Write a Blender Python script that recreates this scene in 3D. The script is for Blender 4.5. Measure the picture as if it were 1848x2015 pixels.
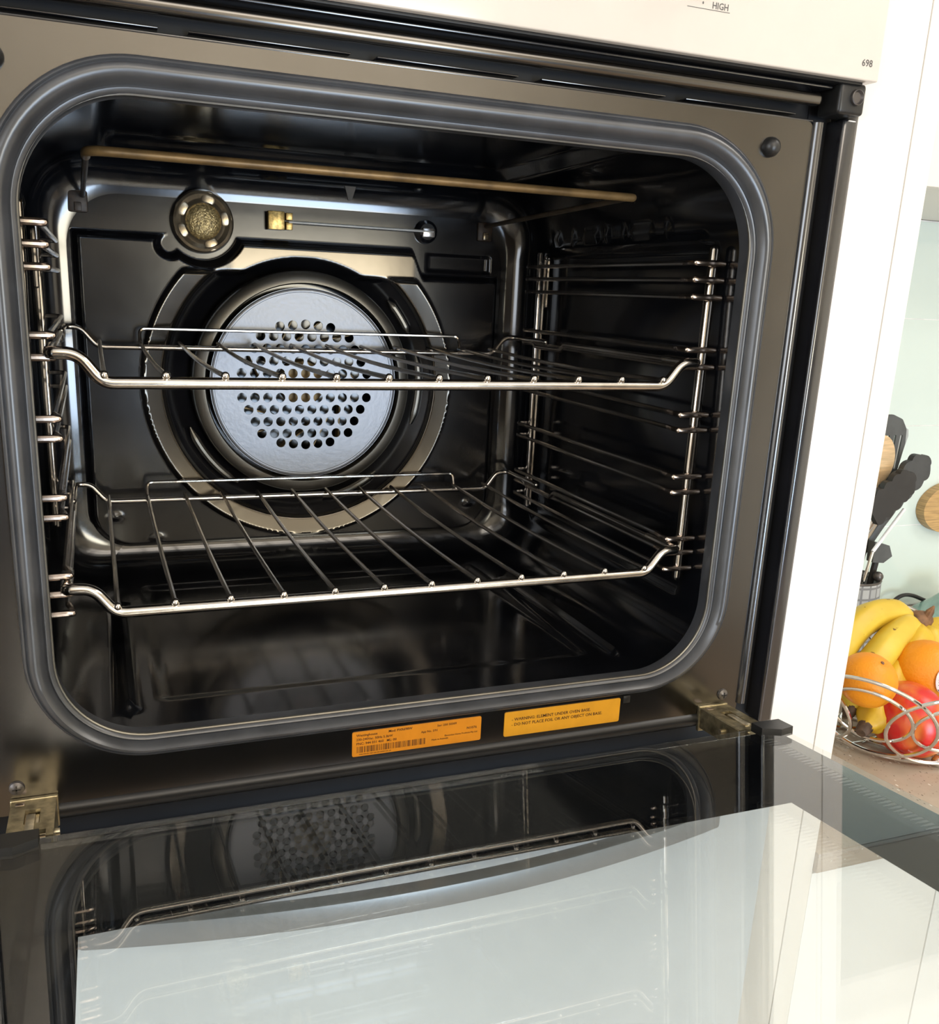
import bpy, bmesh, math, random
import numpy as np
from mathutils import Vector, Matrix

random.seed(4)
for o in list(bpy.data.objects):
    bpy.data.objects.remove(o, do_unlink=True)
scene = bpy.context.scene
COL = scene.collection

# ------------------------------------------------------------------ camera
cam_d = bpy.data.cameras.new('camera')
cam = bpy.data.objects.new('camera', cam_d)
COL.objects.link(cam)
cam.location = (-0.19747, -0.56032, 0.11347)
cam.rotation_euler = (1.29869, -0.04146, -0.36008)
cam_d.sensor_fit = 'HORIZONTAL'
cam_d.sensor_width = 36.0
cam_d.lens = 36.0 * 1821.08 / 1848.0
cam_d.shift_x = 31.4 / 1848.0
cam_d.shift_y = 78.34 / 1848.0
cam_d.clip_start = 0.01
scene.camera = cam

# ------------------------------------------------------------------ world, light, exposure
world = bpy.data.worlds.new('daylight')
scene.world = world
world.use_nodes = True
wn = world.node_tree.nodes
wn['Background'].inputs['Color'].default_value = (0.78, 0.88, 1.0, 1)
wn['Background'].inputs['Strength'].default_value = 4.0

def area(name, loc, rot, sx, sy, power, col):
    d = bpy.data.lights.new(name, 'AREA')
    d.shape = 'RECTANGLE'; d.size = sx; d.size_y = sy
    d.energy = power; d.color = col
    o = bpy.data.objects.new(name, d); COL.objects.link(o)
    o.location = loc; o.rotation_euler = rot
    return o
PI = math.pi
# daylight through the glazed sliding door behind the photographer, and through an added, unseen side window
area('daylight_sliding_door', (0.70, -2.97, -0.63), (PI/2, 0, 0), 0.9, 0.94, 46, (0.58, 0.76, 1.0))
# warm light added in the upper half, to yellow the fan disc's top
area('added_warm_upper_light', (0.70, -2.97, 0.08), (PI/2, 0, 0), 0.9, 0.44, 22, (1.0, 0.90, 0.66))
area('added_side_window_light', (-1.57, -1.35, 0.30), (PI/2, 0, -PI/2), 1.3, 1.0, 14, (0.95, 0.97, 1.0))
# unseen ceiling light, added to warm the panel and brighten the front wall
area('added_ceiling_light', (0.40, -2.20, 1.235), (0, 0, 0), 1.8, 1.3, 44, (1.0, 0.89, 0.76))
area('added_bench_fill', (1.45, -0.55, 1.235), (0, 0, 0), 0.8, 0.8, 18, (1.0, 0.94, 0.86))  # unseen fill, added to brighten the splashback and bench

scene.view_settings.view_transform = 'Standard'
scene.view_settings.look = 'None'
scene.view_settings.gamma = 1.0
scene.view_settings.use_curve_mapping = False
scene.view_settings.exposure = -0.25
scene.cycles.use_denoising = True
scene.cycles.max_bounces = 14
scene.cycles.transparent_max_bounces = 16
scene.cycles.sample_clamp_indirect = 8.0
scene.cycles.caustics_reflective = True

# ------------------------------------------------------------------ helpers
W = {}

def root(name, label, cat, loc, group=None):
    o = bpy.data.objects.new(name, None)
    o.empty_display_size = 0.02
    COL.objects.link(o)
    o.location = loc
    W[o.name] = Vector(loc)
    o['label'] = label; o['category'] = cat
    if group: o['group'] = group
    return o

def base(parent):
    return W[parent.name] if parent is not None else Vector((0, 0, 0))

def obj(name, geo, mat, parent=None, smooth=True, angle=35, label=None, origin=None):
    """geo = (verts, faces) in world coordinates, or a ready mesh"""
    off = base(parent) if parent is not None else Vector(origin or (0, 0, 0))
    if isinstance(geo, bpy.types.Mesh):
        me = geo
        if off.length: me.transform(Matrix.Translation(-off))
    else:
        v, f = geo
        me = bpy.data.meshes.new(name)
        me.from_pydata([(p[0]-off[0], p[1]-off[1], p[2]-off[2]) for p in v], [], f)
        me.validate()
    if smooth:
        me.polygons.foreach_set('use_smooth', [True]*len(me.polygons))
        me.update()
        me.set_sharp_from_angle(angle=math.radians(angle))
    if mat is not None:
        me.materials.clear(); me.materials.append(mat)
    o = bpy.data.objects.new(name, me)
    COL.objects.link(o)
    if parent is not None:
        o.parent = parent
        W[o.name] = W[parent.name]
    else:
        o.location = off
        W[o.name] = off
    if label: o['label'] = label
    return o

def tag(o, label, cat, group=None):
    o['label'] = label; o['category'] = cat
    if group: o['group'] = group
    return o

def struct(name, geo, mat, **k):
    o = obj(name, geo, mat, smooth=False, **k); o['kind'] = 'structure'
    return o

def merge(*gs):
    V, F = [], []
    for v, f in gs:
        n = len(V); V += [tuple(p) for p in v]; F += [tuple(i+n for i in q) for q in f]
    return V, F

def fixn(v, f):
    me = bpy.data.meshes.new('tmp'); me.from_pydata([tuple(p) for p in v], [], f)
    bm = bmesh.new(); bm.from_mesh(me); bmesh.ops.recalc_face_normals(bm, faces=bm.faces)
    V = [tuple(p.co) for p in bm.verts]; F = [tuple(q.index for q in p.verts) for p in bm.faces]
    bm.free(); bpy.data.meshes.remove(me)
    return V, F

def box(lo, hi, bevel=0.0, seg=2):
    bm = bmesh.new()
    bmesh.ops.create_cube(bm, size=1)
    for v in bm.verts:
        for i in range(3):
            v.co[i] = lo[i] + (v.co[i]+0.5)*(hi[i]-lo[i])
    if bevel > 0:
        bmesh.ops.bevel(bm, geom=list(bm.edges), offset=bevel, segments=seg, profile=0.5, affect='EDGES')
    bm.verts.index_update()
    V = [tuple(p.co) for p in bm.verts]; F = [tuple(q.index for q in p.verts) for p in bm.faces]
    bm.free()
    return V, F

def xf(g, m):
    v, f = g
    return [tuple(m @ Vector(p)) for p in v], f

def fillet(pts, r, seg=6, closed=False):
    pts = [Vector(p) for p in pts]
    out = []
    n = len(pts)
    for i, p in enumerate(pts):
        if not closed and (i == 0 or i == n-1):
            out.append(p); continue
        a, b = pts[(i-1) % n], pts[(i+1) % n]
        d1 = (a-p); d2 = (b-p)
        rr = r[i] if isinstance(r, (list, tuple)) else r
        if d1.length < 1e-9 or d2.length < 1e-9 or rr <= 0:
            out.append(p); continue
        ang = d1.angle(d2)
        if ang > math.pi-1e-3:
            out.append(p); continue
        t = min(rr/math.tan(ang/2), d1.length*0.49, d2.length*0.49)
        s, e = p+d1.normalized()*t, p+d2.normalized()*t
        for k in range(seg+1):
            u = k/seg
            out.append((1-u)**2*s + 2*u*(1-u)*p + u*u*e)
    return out

def tube(pts, r, n=10, closed=False, flat=(1, 1), up=None):
    """swept round wire; r is a number or one radius for each point"""
    P = [Vector(p) for p in pts]; m = len(P)
    R = r if isinstance(r, (list, tuple)) else [r]*m
    V, F = [], []
    T = []
    for i in range(m):
        if closed: t = P[(i+1) % m]-P[(i-1) % m]
        else: t = P[min(i+1, m-1)]-P[max(i-1, 0)]
        T.append(t.normalized())
    u = Vector(up) if up else (Vector((0, 0, 1)) if abs(T[0].z) < 0.9 else Vector((1, 0, 0)))
    u = (u - T[0]*u.dot(T[0])).normalized()
    for i in range(m):
        u = (u - T[i]*u.dot(T[i])).normalized()
        w = T[i].cross(u)
        for k in range(n):
            a = 2*math.pi*k/n
            V.append(P[i] + u*math.cos(a)*R[i]*flat[0] + w*math.sin(a)*R[i]*flat[1])
    L = m if closed else m-1
    for i in range(L):
        j = (i+1) % m
        for k in range(n):
            F.append((i*n+k, i*n+(k+1) % n, j*n+(k+1) % n, j*n+k))
    if not closed:
        F.append(tuple(reversed(range(n)))); F.append(tuple((m-1)*n+k for k in range(n)))
    return [tuple(p) for p in V], F

def rtube(pts, r, n=10, k=3):
    """wire with rounded ends"""
    P = [Vector(p) for p in pts]
    a = (P[0]-P[1]).normalized(); b = (P[-1]-P[-2]).normalized()
    Q, R = [], []
    for i in range(k, 0, -1):
        t = i/(k+0.15)*math.pi/2
        Q.append(P[0]+a*r*math.sin(t)); R.append(r*math.cos(t))
    Q += P; R += [r]*len(P)
    for i in range(1, k+1):
        t = i/(k+0.15)*math.pi/2
        Q.append(P[-1]+b*r*math.sin(t)); R.append(r*math.cos(t))
    return tube(Q, R, n)

def ball(c, r, seg=14, rings=8, s=(1, 1, 1)):
    V, F = [], []
    for i in range(rings+1):
        t = math.pi*i/rings
        for k in range(seg):
            a = 2*math.pi*k/seg
            V.append((c[0]+r*s[0]*math.sin(t)*math.cos(a), c[1]+r*s[1]*math.sin(t)*math.sin(a), c[2]+r*s[2]*math.cos(t)))
    for i in range(rings):
        for k in range(seg):
            F.append((i*seg+k, (i+1)*seg+k, (i+1)*seg+(k+1) % seg, i*seg+(k+1) % seg))
    return V, F

def lathe(prof, c, axis='Y', n=64, a0=0.0, a1=2*math.pi):
    """prof: list of (radius, height along the axis)"""
    full = abs(a1-a0-2*math.pi) < 1e-6
    m = n if full else n+1
    V, F = [], []
    for r, h in prof:
        for k in range(m):
            a = a0+(a1-a0)*k/n
            x, y = r*math.cos(a), r*math.sin(a)
            if axis == 'Y': V.append((c[0]+x, c[1]+h, c[2]+y))
            elif axis == 'Z': V.append((c[0]+x, c[1]+y, c[2]+h))
            else: V.append((c[0]+h, c[1]+x, c[2]+y))
    for i in range(len(prof)-1):
        for k in range(n):
            kk = (k+1) % m
            F.append((i*m+k, i*m+kk, (i+1)*m+kk, (i+1)*m+k))
    return fixn(V, F)

def gridmesh(P):
    """P: array (a, b, 3)"""
    a, b = P.shape[:2]
    V = P.reshape(-1, 3)
    I = np.arange(a*b).reshape(a, b)
    F = np.stack([I[:-1, :-1], I[1:, :-1], I[1:, 1:], I[:-1, 1:]], -1).reshape(-1, 4)
    return V.tolist(), F.tolist()

def rrect(x0, x1, z0, z1, rb, rt=None, seg=12):
    rt = rb if rt is None else rt
    out = []
    for cx, cz, r, a in ((x1-rb, z0+rb, rb, -90), (x1-rt, z1-rt, rt, 0), (x0+rt, z1-rt, rt, 90), (x0+rb, z0+rb, rb, 180)):
        for k in range(seg+1):
            t = math.radians(a+90*k/seg)
            out.append((cx+r*math.cos(t), cz+r*math.sin(t)))
    return out

def plate(outlines, y0, y1, to=None):
    """flat plate with holes: outlines in (a, b), thickness y0..y1; to(a, b, c) -> world"""
    cu = bpy.data.curves.new('tmp', 'CURVE'); cu.dimensions = '2D'; cu.fill_mode = 'BOTH'
    cu.extrude = abs(y1-y0)/2
    for ol in outlines:
        s = cu.splines.new('POLY'); s.points.add(len(ol)-1)
        for i, p in enumerate(ol): s.points[i].co = (p[0], p[1], 0, 1)
        s.use_cyclic_u = True
    o = bpy.data.objects.new('tmp', cu); COL.objects.link(o)
    dg = bpy.context.evaluated_depsgraph_get()
    me = bpy.data.meshes.new_from_object(o.evaluated_get(dg))
    bpy.data.objects.remove(o); bpy.data.curves.remove(cu)
    ym = (y0+y1)/2
    to = to or (lambda a, b, c: (a, c, b))
    V = [to(v.co.x, v.co.y, ym+v.co.z) for v in me.vertices]
    F = [tuple(p.vertices) for p in me.polygons]
    bpy.data.meshes.remove(me)
    # weld
    bm = bmesh.new()
    vs = [bm.verts.new(p) for p in V]
    for f in F:
        try: bm.faces.new([vs[i] for i in f])
        except ValueError: pass
    bmesh.ops.remove_doubles(bm, verts=bm.verts, dist=1e-6)
    bmesh.ops.recalc_face_normals(bm, faces=bm.faces)
    bm.verts.index_update()
    V = [tuple(p.co) for p in bm.verts]; F = [tuple(q.index for q in p.verts) for p in bm.faces]
    bm.free()
    return V, F

def lettering(lines, to):
    """lines: (text, x, y, size, align); to(x, y) -> world point; flat print"""
    Vs, Fs = [], []
    for body, x, y, size, al, xs in lines:
        cu = bpy.data.curves.new('tmp', 'FONT'); cu.body = body; cu.size = size; cu.align_x = al
        cu.resolution_u = 2; cu.offset = size*.012
        o = bpy.data.objects.new('tmp', cu); COL.objects.link(o)
        dg = bpy.context.evaluated_depsgraph_get()
        me = bpy.data.meshes.new_from_object(o.evaluated_get(dg))
        n = len(Vs)
        Vs += [to(x+v.co.x*xs, y+v.co.y) for v in me.vertices]
        Fs += [tuple(i+n for i in p.vertices) for p in me.polygons]
        bpy.data.meshes.remove(me); bpy.data.objects.remove(o); bpy.data.curves.remove(cu)
    return Vs, Fs

def RXd(d): return Matrix.Rotation(math.radians(d), 4, 'X')

def ss(a, b, t):
    t = np.clip((t-a)/(b-a), 0, 1)
    return t*t*(3-2*t)

# ------------------------------------------------------------------ materials
def mat(name, col, rough=0.5, metal=0.0, ior=1.5, var=0.12, nscale=40.0, bump=0.0, bscale=200.0, rvar=0.0,
        col2=None, coat=0.0, aniso=None, sss=0.0, trans=0.0):
    m = bpy.data.materials.new(name); m.use_nodes = True
    nt = m.node_tree; N = nt.nodes; L = nt.links
    b = N['Principled BSDF']
    tc = N.new('ShaderNodeTexCoord')
    no = N.new('ShaderNodeTexNoise'); no.inputs['Scale'].default_value = nscale; no.inputs['Detail'].default_value = 4
    if aniso:
        mp = N.new('ShaderNodeMapping'); mp.inputs['Scale'].default_value = aniso
        L.new(tc.outputs['Object'], mp.inputs['Vector']); L.new(mp.outputs['Vector'], no.inputs['Vector'])
    else:
        L.new(tc.outputs['Object'], no.inputs['Vector'])
    cr = N.new('ShaderNodeValToRGB')
    c2 = col2 if col2 else tuple(min(1, c*(1+var)) for c in col)
    c1 = col if col2 else tuple(c*(1-var) for c in col)
    cr.color_ramp.elements[0].position = 0.35; cr.color_ramp.elements[1].position = 0.65
    cr.color_ramp.elements[0].color = (*c1, 1); cr.color_ramp.elements[1].color = (*c2, 1)
    L.new(no.outputs['Fac'], cr.inputs['Fac']); L.new(cr.outputs['Color'], b.inputs['Base Color'])
    b.inputs['Roughness'].default_value = rough
    b.inputs['Metallic'].default_value = metal
    b.inputs['IOR'].default_value = ior
    if coat: b.inputs['Coat Weight'].default_value = coat
    if sss:
        b.inputs['Subsurface Weight'].default_value = sss; b.inputs['Subsurface Radius'].default_value = (0.01, 0.005, 0.002)
    if trans: b.inputs['Transmission Weight'].default_value = trans
    if rvar:
        mr = N.new('ShaderNodeMapRange')
        mr.inputs['To Min'].default_value = max(0.01, rough-rvar); mr.inputs['To Max'].default_value = rough+rvar
        L.new(no.outputs['Fac'], mr.inputs['Value']); L.new(mr.outputs['Result'], b.inputs['Roughness'])
    if bump:
        n2 = N.new('ShaderNodeTexNoise'); n2.inputs['Scale'].default_value = bscale; n2.inputs['Detail'].default_value = 2
        L.new(tc.outputs['Object'], n2.inputs['Vector'])
        bp = N.new('ShaderNodeBump'); bp.inputs['Strength'].default_value = bump; bp.inputs['Distance'].default_value = 0.001
        L.new(n2.outputs['Fac'], bp.inputs['Height']); L.new(bp.outputs['Normal'], b.inputs['Normal'])
    return m

def pane(name, tint, ior=1.5):
    """clear flat glass: Fresnel reflection over straight-through transmission"""
    m = bpy.data.materials.new(name); m.use_nodes = True
    nt = m.node_tree; N = nt.nodes; L = nt.links
    N.remove(N['Principled BSDF'])
    out = N['Material Output']
    tc = N.new('ShaderNodeTexCoord'); no = N.new('ShaderNodeTexNoise'); no.inputs['Scale'].default_value = 3
    L.new(tc.outputs['Object'], no.inputs['Vector'])
    cr = N.new('ShaderNodeValToRGB')
    cr.color_ramp.elements[0].color = (*tint, 1)
    cr.color_ramp.elements[1].color = (*[min(1, t*1.01) for t in tint], 1)
    L.new(no.outputs['Fac'], cr.inputs['Fac'])
    geo = N.new('ShaderNodeNewGeometry')
    mi = N.new('ShaderNodeMix'); mi.inputs[2].default_value = ior; mi.inputs[3].default_value = 1/ior
    L.new(geo.outputs['Backfacing'], mi.inputs[0])
    fr = N.new('ShaderNodeFresnel'); L.new(mi.outputs[0], fr.inputs['IOR'])
    tr = N.new('ShaderNodeBsdfTransparent'); L.new(cr.outputs['Color'], tr.inputs['Color'])
    gl = N.new('ShaderNodeBsdfGlossy'); gl.inputs['Roughness'].default_value = 0.0
    mx = N.new('ShaderNodeMixShader')
    L.new(fr.outputs['Fac'], mx.inputs['Fac']); L.new(tr.outputs['BSDF'], mx.inputs[1]); L.new(gl.outputs['BSDF'], mx.inputs[2])
    L.new(mx.outputs['Shader'], out.inputs['Surface'])
    return m

M = {}
M['enamel'] = mat('black_enamel', (0.0045, 0.005, 0.0065), rough=0.13, ior=1.75, var=0.3, rvar=0.04, nscale=18, bump=0.02, bscale=70)
M['enamel_back'] = mat('black_enamel_pressed', (0.006, 0.006, 0.0075), rough=0.17, ior=1.6, var=0.3, rvar=0.05, nscale=14, bump=0.03, bscale=60)
M['frame'] = mat('satin_black_frame', (0.145, 0.139, 0.132), rough=0.21, metal=1.0, var=0.05, rvar=0.03, nscale=12)
M['frame_dark'] = mat('matt_black_recess', (0.006, 0.006, 0.007), rough=0.45, ior=1.45, var=0.2)
M['frame_gloss'] = mat('gloss_black_trim', (0.012, 0.012, 0.014), rough=0.2, ior=2.0, var=0.2, rvar=0.04, nscale=25)
M['plastic'] = mat('black_plastic', (0.012, 0.012, 0.012), rough=0.38, ior=1.5)
M['seal'] = mat('grey_rubber_seal', (0.040, 0.042, 0.047), rough=0.33, ior=1.7, var=0.25, rvar=0.05, nscale=30)
M['sealdark'] = mat('dark_rubber_seal', (0.03, 0.029, 0.028), rough=0.4, ior=1.5)
M['chrome'] = mat('plated_steel_wire', (0.62, 0.58, 0.53), rough=0.16, metal=1, var=0.08, nscale=90, rvar=0.05)
M['wire_dark'] = mat('browned_steel_wire', (0.62, 0.585, 0.55), rough=0.24, metal=1, var=0.05, nscale=60, rvar=0.03)
M['rust'] = mat('heat_tinted_prong', (0.60, 0.50, 0.43), rough=0.22, metal=1, var=0.15, nscale=200)
M['disc'] = mat('worn_enamel_disc', (0.175, 0.185, 0.21), rough=0.36, metal=0.75, ior=1.8, var=0.1, nscale=10, rvar=0.05, bump=0.12, bscale=260)
M['disc_rim'] = mat('pressed_steel_rim', (0.17, 0.16, 0.14), rough=0.33, metal=0.9, ior=1.9, var=0.12, nscale=15)
M['tan_metal'] = mat('heat_stained_fan_metal', (0.30, 0.215, 0.10), rough=0.5, metal=0.2, var=0.3, nscale=60)
M['element'] = mat('browned_grill_element', (0.23, 0.14, 0.055), rough=0.42, metal=0.35, var=0.3, nscale=60)
M['bronze'] = mat('bronzed_lamp_ring', (0.30, 0.24, 0.16), rough=0.25, metal=0.8, var=0.3, nscale=70, bump=0.1, bscale=120)
M['lens'] = mat('pebbled_amber_lens', (0.44, 0.32, 0.14), rough=0.28, metal=0.5, var=0.45, nscale=420, bump=0.9, bscale=650)
M['brass'] = mat('brass_clip', (0.60, 0.40, 0.14), rough=0.4, metal=0.85, var=0.45, nscale=260)
M['zinc'] = mat('yellow_zinc_hinge', (0.42, 0.36, 0.225), rough=0.33, metal=0.9, var=0.35, nscale=160, rvar=0.08)
M['zinc_pale'] = mat('pale_zinc_hinge_arm', (0.62, 0.55, 0.40), rough=0.3, metal=0.9, var=0.2, nscale=160)
M['screw'] = mat('dark_screw', (0.12, 0.11, 0.105), rough=0.35, metal=0.7)
M['brownstain'] = mat('brown_stained_slot', (0.05, 0.032, 0.02), rough=0.5, var=0.4, nscale=200)
M['white_glass'] = mat('white_control_glass', (0.655, 0.593, 0.530), rough=0.12, ior=1.5, var=0.01)
M['white_door'] = mat('white_glass_door', (0.74, 0.76, 0.77), rough=0.10, ior=1.5, var=0.01)
M['print'] = mat('grey_print', (0.10, 0.095, 0.09), rough=0.4)
M['grey_handle'] = mat('silver_painted_handle', (0.44, 0.445, 0.45), rough=0.36, metal=0.25, var=0.03, nscale=80)
M['cabinet'] = mat('cream_white_laminate', (0.80, 0.76, 0.705), rough=0.3, var=0.01, nscale=5)
M['cabinet_low'] = mat('white_laminate', (0.82, 0.80, 0.77), rough=0.28, var=0.01, nscale=5)
M['wall'] = mat('cream_painted_wall', (0.78, 0.72, 0.60), rough=0.7, var=0.02, nscale=8, bump=0.05)
M['ceiling'] = mat('white_painted_ceiling', (0.82, 0.80, 0.77), rough=0.8, var=0.01)
M['floor'] = mat('timber_floor', (0.32, 0.235, 0.16), rough=0.35, var=0.3, nscale=6, aniso=(1, 12, 1))
M['added_dark'] = mat('added_dark_timber', (0.05, 0.035, 0.025), rough=0.4, var=0.3, nscale=6, aniso=(12, 1, 1))
M['orange_label'] = mat('orange_foil_label', (0.70, 0.255, 0.014), rough=0.38, var=0.05, nscale=70, bump=0.25, bscale=120)
M['yellow_label'] = mat('amber_foil_label', (0.72, 0.335, 0.020), rough=0.38, var=0.05, nscale=70, bump=0.25, bscale=120)
M['ink'] = mat('brown_black_ink', (0.06, 0.022, 0.008), rough=0.5)
M['glass'] = pane('door_glass', (0.955, 0.97, 0.965), 1.65)
M['blackprint'] = mat('black_ceramic_print', (0.004, 0.0045, 0.006), rough=0.05, ior=1.5)
M['splash'] = mat('pale_aqua_glass_tile', (0.70, 0.815, 0.775), rough=0.07, ior=1.5, var=0.02, nscale=3, coat=0.5)
M['grout'] = mat('pale_grout', (0.88, 0.90, 0.88), rough=0.7)
M['chrome2'] = mat('bright_chrome_wire', (0.74, 0.73, 0.71), rough=0.10, metal=1, var=0.04)

def stone():
    m = mat('speckled_stone_benchtop', (0.42, 0.345, 0.275), rough=0.22, var=0.06, nscale=30)
    nt = m.node_tree; N = nt.nodes; L = nt.links; b = N['Principled BSDF']
    base_c = b.inputs['Base Color'].links[0].from_socket
    tc = [n for n in N if n.type == 'TEX_COORD'][0]
    for sc, lo, hi, colr in ((260.0, 0.13, 0.16, (0.075, 0.055, 0.045)), (150.0, 0.12, 0.15, (0.70, 0.66, 0.60)), (420.0, 0.14, 0.2, (0.20, 0.15, 0.115))):
        vo = N.new('ShaderNodeTexVoronoi'); vo.inputs['Scale'].default_value = sc
        mp = N.new('ShaderNodeMapping'); mp.inputs['Scale'].default_value = (1.0, 0.45, 1.0); mp.inputs['Rotation'].default_value = (0, 0, sc)
        L.new(tc.outputs['Object'], mp.inputs['Vector']); L.new(mp.outputs['Vector'], vo.inputs['Vector'])
        wn_ = N.new('ShaderNodeMapRange'); wn_.inputs['From Min'].default_value = lo; wn_.inputs['From Max'].default_value = hi
        wn_.inputs['To Min'].default_value = 1; wn_.inputs['To Max'].default_value = 0
        L.new(vo.outputs['Distance'], wn_.inputs['Value'])
        th = N.new('ShaderNodeMath'); th.operation = 'GREATER_THAN'; th.inputs[1].default_value = 0.55
        sp = N.new('ShaderNodeSeparateColor'); L.new(vo.outputs['Color'], sp.inputs['Color']); L.new(sp.outputs['Red'], th.inputs[0])
        mu = N.new('ShaderNodeMath'); mu.operation = 'MULTIPLY'; L.new(wn_.outputs['Result'], mu.inputs[0]); L.new(th.outputs['Value'], mu.inputs[1])
        mx = N.new('ShaderNodeMix'); mx.data_type = 'RGBA'
        L.new(mu.outputs['Value'], mx.inputs[0]); L.new(base_c, mx.inputs[6]); mx.inputs[7].default_value = (*colr, 1)
        base_c = mx.outputs[2]
    L.new(base_c, b.inputs['Base Color'])
    return m
M['stone'] = stone()

# ================================================================== the room
FZ, CZ = -1.253, 1.25
XL, XR, YF, YB = -1.6, 2.4, -3.0, 0.545
struct('floor', box((XL-.1, YF-.1, FZ-.05), (XR+.1, YB+.1, FZ)), M['floor'])
struct('ceiling', box((XL-.1, YF-.1, CZ), (XR+.1, YB+.1, CZ+.05)), M['ceiling'])
struct('wall_back', box((XL-.1, YB, FZ), (XR+.1, YB+.1, CZ)), M['wall'])
struct('wall_right', box((XR, YF, FZ), (XR+.1, YB, CZ)), M['wall'])
# wall behind the photographer, with the opening of the sliding door and added dark panels that darken the oven's reflections
struct('wall_front', plate([[(XL, FZ), (XR, FZ), (XR, CZ), (XL, CZ)], [(.25, FZ+.15), (1.15, FZ+.15), (1.15, .30), (.25, .30)]], YF-.08, YF), M['wall'])
struct('door_1', plate([[(.25, FZ+.15), (1.15, FZ+.15), (1.15, .30), (.25, .30)],
                        [(.28, FZ+.18), (.68, FZ+.18), (.68, .27), (.28, .27)], [(.72, FZ+.18), (1.12, FZ+.18), (1.12, .27), (.72, .27)]], YF-.06, YF-.04), M['cabinet'])
struct('added_dark_panel_1', plate([[(XL+.01, FZ), (.25, FZ), (.25, .30), (XL+.01, .30)]], YF, YF+.02), M['added_dark'])
struct('added_dark_panel_2', plate([[(1.15, FZ), (XR-.01, FZ), (XR-.01, .30), (1.15, .30)]], YF, YF+.02), M['added_dark'])
# left wall with a window opening
struct('wall_left', plate([[(YF, FZ), (YB, FZ), (YB, CZ), (YF, CZ)], [(-2.0, -.2), (-.7, -.2), (-.7, .8), (-2.0, .8)]], XL-.08, XL,
                          to=lambda a, b, c: (c, a, b)), M['wall'])
struct('window_1', plate([[(-2.0, -.2), (-.7, -.2), (-.7, .8), (-2.0, .8)], [(-1.95, -.15), (-.75, -.15), (-.75, .75), (-1.95, .75)]], XL-.06, XL-.03,
                         to=lambda a, b, c: (c, a, b)), M['cabinet'])

# ================================================================== tall oven cabinet
tower = root('oven_tower_cabinet', 'cream white tall cabinet panels framing the built-in oven', 'cabinet', (0, 0.26, FZ))
PYF = -0.004
for sx in (1, -1):
    a, b = sorted((sx*0.3062, sx*0.3562))
    obj('filler_panel', box((a, PYF, FZ+.1), (b, PYF+.016, CZ-.02), .0008), M['cabinet'], tower)
    a, b = sorted((sx*0.3572, sx*0.3785))
    obj('side_panel', box((a, PYF, FZ+.1), (b, YB-.002, CZ-.02), .0010), M['cabinet'], tower)
obj('top_panel', box((-.3050, PYF, .52), (.3050, PYF+.016, CZ-.02), .0008), M['cabinet'], tower)
obj('plinth', box((-.378, .03, FZ), (.378, .05, FZ+.1)), M['plastic'], tower)
obj('base_panel', box((-.3050, PYF, FZ+.1), (.3050, PYF+.016, -.77), .0008), M['cabinet'], tower)

# ================================================================== wall oven
oven = root('wall_oven', 'open black enamelled wall oven with white control panel', 'oven', (0, 0.2, -0.235))
XO = 0.2325          # half width of the mouth
ZO0, ZO1 = -0.1625, 0.2085
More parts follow.
